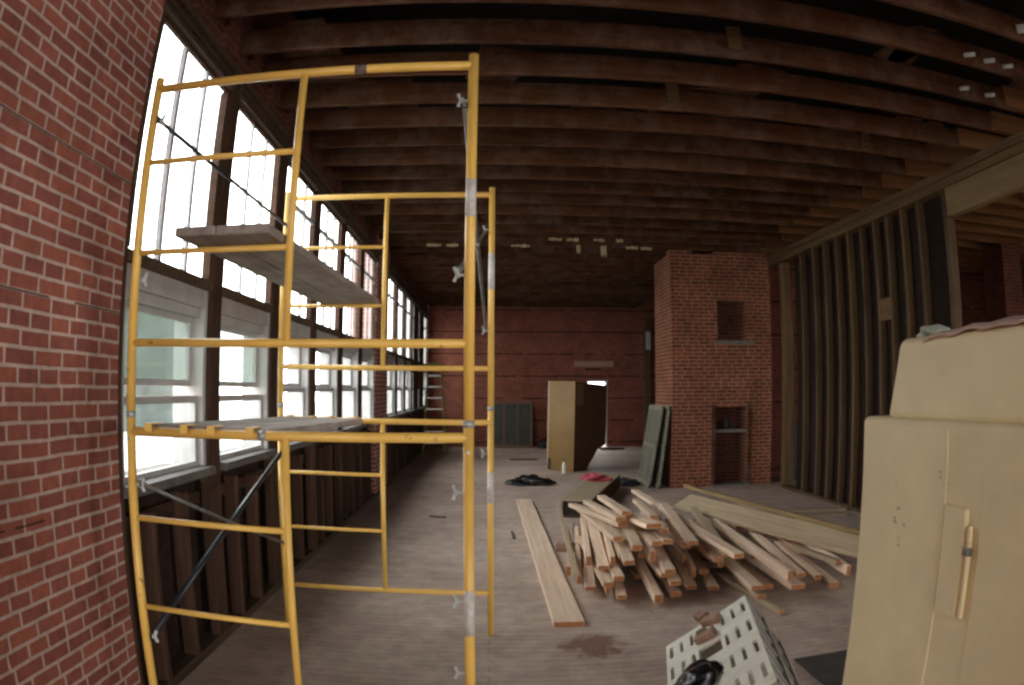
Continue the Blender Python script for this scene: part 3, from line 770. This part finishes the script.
# ------------------------------------------------------------------ white slatted crate tipped on its edge
E1, E2, E3 = Vector((-.778, .208, -.592)), Vector((-.219, -.974, -.055)), Vector((.589, -.086, -.804))
E1.normalize(); E2 = (E2 - E1 * E1.dot(E2)).normalized(); E3 = (E3 - E1 * E1.dot(E3) - E2 * E2.dot(E3)).normalized()
A0 = Vector((1.41, 3.56, .645)); W1, W2, W3 = .53, 1.06, .40
mm = Matrix((E1, E2, E3)).transposed().to_4x4(); mm.translation = A0
cr = empty('plastic_crate'); cr.matrix_basis = mm
tag(cr, 'white slotted plastic crate tipped on its edge in front of the lumber pile', 'crate')
def loc_build(mb, name, mat, parent, bev=0):
    o = mb.build(name, mat, None, bev); o.parent = parent; return o
g = MB(); cols, rows = 8, 4; cw, rh = W1 / cols, W2 / rows
HOLES = ((3, 1), (4, 1), (4, 0), (5, 2))              # broken slots: whole cells missing
for i in range(cols):
    for j in range(rows):
        u0, u1, v0, v1 = i * cw, (i + 1) * cw, j * rh, (j + 1) * rh; um, vm = (u0 + u1) / 2, (v0 + v1) / 2
        if (i, j) in HOLES:
            g.box(u0, u1, v0, v0 + .05, 0, .018); g.box(u0, u1, v1 - .06, v1, 0, .018); continue
        g.box(u0, um - .011, v0, v1, 0, .018); g.box(um + .011, u1, v0, v1, 0, .018)
        g.box(um - .011, um + .011, v0, vm - .07, 0, .018); g.box(um - .011, um + .011, vm + .07, v1, 0, .018)
loc_build(g, 'slotted_face', 'white_plastic', cr)
s1 = MB(); s1.box(0, .016, 0, W2, .018, W3)
for j in range(7): s1.box(-.012, 0, j * W2 / 6 - (.0 if j < 6 else .02), j * W2 / 6 + .02, .02, W3)
s1.box(-.02, 0, 0, W2, W3 * .45, W3 * .52); s1.box(-.02, 0, 0, W2, W3 - .03, W3)
loc_build(s1, 'side_wall', 'grey_plastic', cr, .002)
loc_build(MB().box(W1 - .016, W1, 0, W2, .018, W3), 'side_wall', 'white_plastic', cr, .002)
loc_build(MB().box(.016, W1 - .016, 0, .016, .018, W3), 'end_wall', 'grey_plastic', cr, .002)
loc_build(MB().box(.016, W1 - .016, W2 - .016, W2, .018, W3), 'end_wall', 'grey_plastic', cr, .002)
def C_(u, v, w_=0): return mm @ Vector((u, v, w_))
# scraps of wood lying on the crate's rim
for i, (u, v, s, lab) in enumerate(((.27, -.05, .055, 'reddish wood block behind the upper edge of the white crate'), (.22, .08, .06, 'brown wood block lying on the slotted face of the white crate'),
                                    (.27, .24, .06, 'tan wood block sunk into the broken slot of the white crate'))):
    o = MB().box(-s / 2, s / 2, -s, s, -.02, .02).build('wood_block', 'board_old', None, .004)
    o.matrix_basis = mm @ Matrix.Translation((u, v, -.022)) @ Matrix.Rotation(.5 + i * .4, 4, 'Z')
    tag(o, lab, 'wood block')

# crumpled shapes -------------------------------------------------------
def crumple(name, c, size, mat, seed, rot=0, amp=.35, sub=4):
    rnd = random.Random(seed); bm = bmesh.new(); bmesh.ops.create_icosphere(bm, subdivisions=sub, radius=1)
    ph = [(rnd.uniform(2, 7), rnd.uniform(2, 7), rnd.uniform(2, 7), rnd.uniform(0, 6)) for _ in range(7)]
    for v in bm.verts:
        k = 0
        for a, b, c_, d in ph: k += math.sin(v.co.x * a + d) * math.sin(v.co.y * b + d * 2) * math.cos(v.co.z * c_ + d)
        f = 1 + amp * k / 2.2
        v.co = Vector((v.co.x * f, v.co.y * f, max(v.co.z, -.35) * f))
        if v.co.z < -.3: v.co.z = -.3
    zmin = min(v.co.z for v in bm.verts)
    for v in bm.verts:
        v.co = Vector((v.co.x * size[0], v.co.y * size[1], (v.co.z - zmin) * size[2]))
    me = D.meshes.new(name); bm.to_mesh(me); bm.free(); me.materials.append(M[mat])
    for p in me.polygons: p.use_smooth = True
    o = D.objects.new(name, me); COL.objects.link(o); o.location = c; o.rotation_euler = (0, 0, rot)
    return o
cb = crumple('plastic_bag', (0, 0, 0), (.13, .14, .05), 'black_bag', 3, amp=.25)
cb.matrix_basis = mm @ Matrix.Translation((.36, .66, -.003)) @ Matrix.Rotation(math.pi, 4, 'X')
tag(cb, 'crumpled black plastic bag lying on the slotted face of the white crate', 'bag')
pb = crumple('purple_wrapper', (0, 0, 0), (.03, .05, .04), 'purple', 9, amp=.2)
pb.matrix_basis = mm @ Matrix.Translation((.49, .90, -.003)) @ Matrix.Rotation(math.pi, 4, 'X')
tag(pb, 'bright purple wrapper at the left edge of the white crate', 'wrapper')
pc = crumple('clear_wrapper', (0, 0, 0), (.07, .06, .04), 'blue_clear', 12, amp=.2)
pc.matrix_basis = mm @ Matrix.Translation((.36, .91, -.003)) @ Matrix.Rotation(math.pi, 4, 'X')
tag(pc, 'pale bluish clear plastic next to the black bag on the crate', 'wrapper')

tag(crumple('refuse_bag', (.79, 13.0, 0), (.40, .24, .13), 'black_bag', 5), 'flattened black plastic bag on the floor before the tall cabinet', 'bag')
tag(crumple('refuse_bag', (1.74, 20.95, 0), (.26, .20, .22), 'black_bag', 6), 'small black bag on the floor at the far wall beside the shutters', 'bag')
tag(crumple('dark_rag', (3.6, 20.3, 0), (.35, .25, .05), 'dark_cloth', 7), 'dark rag on the floor near the far wall, right of the cabinet', 'rag')
tag(crumple('dark_rag', (2.55, 12.75, 0), (.24, .3, .09), 'dark_cloth', 8), 'dark rag on the floor at the far end of the wooden trough', 'rag')

# ------------------------------------------------------------------ long wooden trough with an open black end
t = empty('wooden_trough', (1.2, 9.55, 0), (0, 0, -math.radians(18.5)))
tag(t, 'long low wooden duct box with an open black end, lying behind the lumber pile', 'box')
mb = MB(); mb.box(-.21, .21, 0, 3.0, .235, .26)
loc_build(mb, 'top_board', 'board_grey', t, .003)
loc_build(MB().box(-.21, -.19, 0, 3.0, .02, .235), 'side_board', 'board_grey', t, .003)
loc_build(MB().box(.19, .21, 0, 3.0, .02, .235), 'side_board', 'dark_panel', t, .003)
loc_build(MB().box(-.21, .21, 0, 3.0, 0, .02), 'bottom_board', 'dark_panel', t, .003)
loc_build(MB().box(-.189, .189, .06, .08, .021, .234), 'inner_baffle', 'soot', t)  # dark plate stands in for the shade inside the open end
tag(crumple('red_cloth', (1.78, 11.6, .262), (.20, .26, .08), 'red_cloth', 21, .3), 'crumpled red cloth lying on the far end of the trough', 'cloth')

# ------------------------------------------------------------------ tall leaning cabinet
cab = empty('tall_cabinet', (1.28, 15.35, 0), (0, math.radians(1.2), -math.radians(44)))
tag(cab, 'tall tan wooden cabinet standing askew in the middle of the room, dark inside', 'cabinet')
WB, DB, HB = .73, 1.20, 1.97
loc_build(MB().box(.02, WB, 0, .02, .10, HB - .02).box(.10, WB, 0, .02, 0, .10), 'front_panel', 'tan_panel', cab, .003)
loc_build(MB().box(0, .02, -.01, .05, 0, HB), 'edge_strip', 'board', cab, .003)
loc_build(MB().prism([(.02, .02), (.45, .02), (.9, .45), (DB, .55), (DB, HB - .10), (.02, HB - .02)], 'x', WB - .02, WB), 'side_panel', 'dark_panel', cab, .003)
loc_build(MB().box(WB, WB + .006, .06, .30, 1.45, HB - .05), 'side_inset', 'mid_panel', cab, .002)
loc_build(MB().hexa([(0, 0, HB - .02), (WB, 0, HB - .02), (WB, DB, HB - .10), (0, DB, HB - .10), (0, 0, HB), (WB, 0, HB), (WB, DB, HB - .08), (0, DB, HB - .08)]), 'top_board', 'tan_panel', cab, .003)
loc_build(MB().prism([(.02, .02), (.45, .02), (.9, .45), (DB, .55), (DB, HB - .10), (.02, HB - .02)], 'x', .02, .04), 'side_panel', 'tan_panel', cab, .003)
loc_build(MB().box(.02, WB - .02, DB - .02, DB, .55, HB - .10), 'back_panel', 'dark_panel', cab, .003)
loc_build(MB().box(0, .10, -.012, -.001, .02, .30).build('dummy', 'soot') and MB().box(.02, .11, -.006, -.001, .02, .27), 'dark_notch', 'soot', cab)  # dark plate on the face in place of a shaded cut
D.objects.remove(D.objects['dummy'])
bt = MB().lathe([(.035, 0), (.04, .02), (.04, .17), (.02, .23), (.016, .24), (.016, .28), (.005, .285)], 16, None, (1.58, 14.62, 0)).build('plastic_bottle', 'white_plastic')
tag(bt, 'small white plastic bottle standing at the foot of the tan cabinet', 'bottle')
MB().lathe([(.019, .26), (.019, .30), (.01, .302)], 12, None, (1.58, 14.62, 0)).build('cap', 'dark_cloth', bt)

# ------------------------------------------------------------------ shutters by the far wall and by the chimney
def shutter(name, w_, h, n, m_f, m_p, label, cat, group=None, extra=0):
    r_ = empty(name); tag(r_, label, cat, group)
    st = .055
    fr = MB()
    for i in range(n + 1):
        a = i * (w_ - st) / n; fr.box(a, a + st, -.02, .02, 0, h)
    fr.box(0, w_, -.0195, .0195, 0, .09); fr.box(0, w_, -.0195, .0195, h - .08, h)
    if extra: fr.box(0, w_, -.0195, .0195, h * .48, h * .48 + .07)
    loc_build(fr, 'frame', m_f, r_, .003)
    for i in range(n):
        a = i * (w_ - st) / n + st; b = (i + 1) * (w_ - st) / n
        loc_build(MB().box(a - .002, b + .002, -.008, .008, .088, h - .078), 'panel', m_p, r_)
    return r_
s = shutter('panelled_shutter', 1.30, 1.42, 3, 'mid_panel', 'shutter_dark', 'dark panelled shutter leaning on the far wall, three slate panels facing the room', 'shutter')
s.location = (.02, 21.06, 0); s.rotation_euler = (math.radians(-9), 0, 0)
s = shutter('narrow_shutter', 1.05, 1.50, 2, 'shutter_green', 'shutter_panel', 'grey-green shutter leaning on the left side of the chimney, the nearer of the two', 'shutter', 'shutters leaning on the chimney', 1)
s.matrix_basis = Matrix.Translation((3.02, 12.10, 0)) @ Matrix.Rotation(math.pi / 2 + .04, 4, 'Z') @ Matrix.Rotation(math.radians(7), 4, 'X')
s = shutter('narrow_shutter', 1.05, 1.50, 2, 'shutter_green', 'shutter_panel', 'grey-green shutter leaning on the chimney, standing outermost toward the middle of the room', 'shutter', 'shutters leaning on the chimney', 1)
s.matrix_basis = Matrix.Translation((2.86, 12.20, 0)) @ Matrix.Rotation(math.pi / 2 - .02, 4, 'Z') @ Matrix.Rotation(math.radians(9), 4, 'X')

# ------------------------------------------------------------------ stepladder
ld = empty('step_ladder', (-1.48, 18.9, 0), (0, 0, .08))
tag(ld, 'yellow-green stepladder with pale treads standing at the far left corner', 'ladder')
HL = 2.45
def rail(x0, x1, y0, y1): return MB().hexa([(x0 - .02, y0 - .035, 0), (x0 + .02, y0 - .035, 0), (x0 + .02, y0 + .035, 0), (x0 - .02, y0 + .035, 0),
                                              (x1 - .02, y1 - .035, HL), (x1 + .02, y1 - .035, HL), (x1 + .02, y1 + .035, HL), (x1 - .02, y1 + .035, HL)])
loc_build(rail(-.31, -.17, 0, .45), 'front_rail', 'ladder_green', ld, .003); loc_build(rail(.31, .17, 0, .45), 'front_rail', 'ladder_green', ld, .003)
loc_build(rail(-.29, -.17, 1.25, .60), 'rear_rail', 'ladder_green', ld, .003); loc_build(rail(.33, .19, 1.25, .60), 'rear_rail', 'ladder_green', ld, .003)
for i in range(1, 8):
    z = i * .305; f_ = z / HL; w_ = .31 - .14 * f_ - .02; y = .45 * f_
    loc_build(MB().box(-w_, w_, y - .045, y + .045, z - .015, z + .015), 'tread', 'alu', ld, .003)
loc_build(MB().box(-.21, .23, .36, .72, HL - .01, HL + .05), 'top_cap', 'ladder_green', ld, .01)

tag(MB().box(1.98, 2.75, 2.2, 3.98, 0, .012).build('dark_sheet', 'sheet', None, .003),  # thin dark slab over part of the floor
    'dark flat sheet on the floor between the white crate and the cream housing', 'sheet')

# ------------------------------------------------------------------ cream housing at the right edge
hs = empty('cream_housing', (1.16, 1.9, 0))
tag(hs, 'large pale yellow painted housing with rounded edges and a narrower upper part, right foreground', 'housing')
def housing_part(name, x0, x1, y0, y1, z0, z1, mat, bev, parent=hs): return MB().box(x0, x1, y0, y1, z0, z1).build(name, mat, parent, bev, segs=5)
body = housing_part('lower_body', 1.165, 2.2, -.6, 1.95, .0, 1.712, 'cream', .022)
upb = MB().hexa([(1.205, -.55, 1.70), (2.15, -.55, 1.70), (2.15, 1.87, 1.70), (1.205, 1.87, 1.70),
                 (1.212, -.55, 1.945), (2.1, -.55, 1.945), (2.1, 1.80, 1.945), (1.212, 1.80, 1.945)]).build('upper_body', 'cream', hs, .028, segs=5)
housing_part('side_panel', 1.1615, 1.170, 1.475, 1.93, .06, 1.695, 'cream', .005)
housing_part('side_panel', 1.1615, 1.170, .10, 1.315, .06, 1.695, 'cream', .005)
lt = housing_part('latch_plate', 1.150, 1.168, 1.365, 1.465, 1.21, 1.50, 'cream', .008)
housing_part('latch_bar', 1.148, 1.160, 1.338, 1.352, 1.22, 1.46, 'cream', .004, lt)
housing_part('latch_knob', 1.142, 1.160, 1.333, 1.357, 1.385, 1.405, 'steel', .004, lt)
# dusty cloth along its top
bmx = MB()
def drape():
    bm = bmesh.new(); nx_, ny2 = 26, 60; rnd = random.Random(4); V = []
    for j in range(ny2 + 1):
        row = []
        for i in range(nx_ + 1):
            u, v = i / nx_, j / ny2
            x = 1.205 + u * .80; y = 1.66 - v * 2.1
            z = 1.953 + .009 * abs(math.sin(y * 23 + x * 5)) + .008 * math.sin(y * 41 + 1.3 + 4 * x) * math.sin(x * 13) + .006 * min(1, max(0, (1.62 - y) / .4))
            if u < .05: z -= (.05 - u) * .30 + .003 * math.sin(y * 30)
            e = min(1 - u, v, 1 - v); z -= .010 * max(0, 1 - e * 14)
            row.append(bm.verts.new((x, y, z)))
        V.append(row)
    for j in range(ny2):
        for i in range(nx_):
            bm.faces.new((V[j][i], V[j][i + 1], V[j + 1][i + 1], V[j + 1][i])).smooth = True
    me = D.meshes.new('dusty_cloth'); bm.normal_update(); bm.to_mesh(me); bm.free(); me.materials.append(M['pink_dust'])
    o = D.objects.new('dusty_cloth', me); COL.objects.link(o)
    md = o.modifiers.new('solid', 'SOLIDIFY'); md.thickness = .008; md.offset = 1
    return o
tag(drape(), 'crumpled pinkish dusty cloth spread over the top of the cream housing', 'cloth')
tag(crumple('green_rag', (1.285, 1.70, 1.945), (.045, .055, .024), 'green_cloth', 31), 'small pale green rag at the far corner of the cream housing top', 'rag')

# ------------------------------------------------------------------ torn paper and pale bits on the joists
TORN = [(.97, 11.37, .22, .04), (1.27, 11.37, .20, .05), (1.50, 11.95, .07, .16), (1.72, 11.37, .18, .04), (1.93, 11.95, .10, .22), (2.1, 11.37, .12, .05), (2.38, 11.95, .22, .04), (.37, 11.95, .2, .04), (.55, 11.95, .14, .05), (-1.1, 11.95, .25, .04), (-.75, 11.95, .2, .04), (2.65, 11.95, .2, .05)]
for i, (x, y, w_, h) in enumerate(TORN):
    jy = 3.93 + .57 * round((y - 3.93) / .57) - .034
    bm = bmesh.new(); rnd = random.Random(i); nseg = 6; top = []; bot = []
    for k2 in range(nseg + 1):
        xx = x + w_ * k2 / nseg; top.append(bm.verts.new((xx, jy, 4.27 + rnd.uniform(0, .03)))); bot.append(bm.verts.new((xx, jy - rnd.uniform(0, .04), 4.27 - h * rnd.uniform(.5, 1))))
    for k2 in range(nseg): bm.faces.new((top[k2], top[k2 + 1], bot[k2 + 1], bot[k2]))
    me = D.meshes.new('hanging_paper'); bm.to_mesh(me); bm.free(); me.materials.append(M['torn'])
    o = D.objects.new('hanging_paper', me); COL.objects.link(o); o.modifiers.new('solid', 'SOLIDIFY').thickness = .004
    tag(o, 'torn yellowish paper strip hanging from a far joist, %s from the left of the row' % ORD[sorted(TORN).index(TORN[i])], 'paper strip', 'torn strips on the far joists')
for i, (x, y) in enumerate(((3.81, 3.50), (3.65, 4.05), (3.88, 4.05), (4.1, 4.05), (4.02, 4.62), (4.35, 4.62))):
    jy = 3.93 + .57 * round((y - 3.93) / .57) - .03
    o = board('insulator_peg', (x, jy, 4.31), (x + .02, jy - .10, 4.28), .035 if i else .07, .035 if i else .07, 'scrap', .4)
    tag(o, ['pale peg-like bit on the joist in the top right corner of the photo', 'leftmost pale bit of the row on the first joist at upper right', 'second pale bit of the row on the first joist at upper right',
            'third pale bit of the row on the first joist at upper right', 'left pale bit on the second joist at upper right', 'right pale bit on the second joist at upper right'][i], 'peg', 'pale bits on the upper right joists')

# ------------------------------------------------------------------ outdoors
tag(MB().box(-90, 60, -60, 90, -.9, -.4).build('outdoor_ground', 'ground'), 'pale bright ground seen outside the windows', 'ground', kind='structure')
def building(x0, x1, y0, y1, h, mat, label):
    r_ = empty('building', ((x0 + x1) / 2, (y0 + y1) / 2, -.4)); tag(r_, label, 'building')
    MB().box(x0, x1, y0, y1, -.4, h).build('wall', mat, r_)
    MB().box(x0 - .3, x1 + .3, y0 - .3, y1 + .3, h, h + .35).build('roof', 'stone', r_)
    return r_
building(-26, -16, 24.6, 36, 7.2, 'facade', 'grey-green building outside, seen through the first window')

# ------------------------------------------------------------------ light: overcast sky through the window openings
wd = D.worlds.new('sky'); SC.world = wd; wd.use_nodes = True
bg = wd.node_tree.nodes['Background']; bg.inputs[0].default_value = (1.0, .97, .925, 1); bg.inputs[1].default_value = SKY
wd.cycles.sampling_method = 'MANUAL' if hasattr(wd, 'cycles') else None
def portal(c, sx, sy, rot):
    l = D.lights.new('sky_portal', 'AREA'); l.shape = 'RECTANGLE'; l.size = sx; l.size_y = sy
    o = D.objects.new('sky_portal', l); COL.objects.link(o); o.location = c; o.rotation_euler = rot
    l.cycles.is_portal = True; return o
PI = math.pi
for a, b in (GA, GB):                                 # emits toward +X
    portal((-2.32, (a + b) / 2, 2.55), 2.7, b - a, (0, -PI / 2, 0))
for a, b in BW: portal(((a + b) / 2, -6.32, 2.3), b - a, 3.2, (PI / 2, 0, 0))
portal((XR2 + .32, -1.25, 2.35), 3.1, 8.5, (0, PI / 2, 0))

# ------------------------------------------------------------------ view
vs = SC.view_settings; vs.view_transform = 'Standard'; vs.look = 'None'; vs.exposure = 0; vs.gamma = 1; vs.use_curve_mapping = False
cy_ = SC.cycles
cy_.use_denoising = True
cy_.max_bounces = 8; cy_.diffuse_bounces = 6; cy_.transparent_max_bounces = 12; cy_.sample_clamp_indirect = 8
cy_.filter_width = 2.6
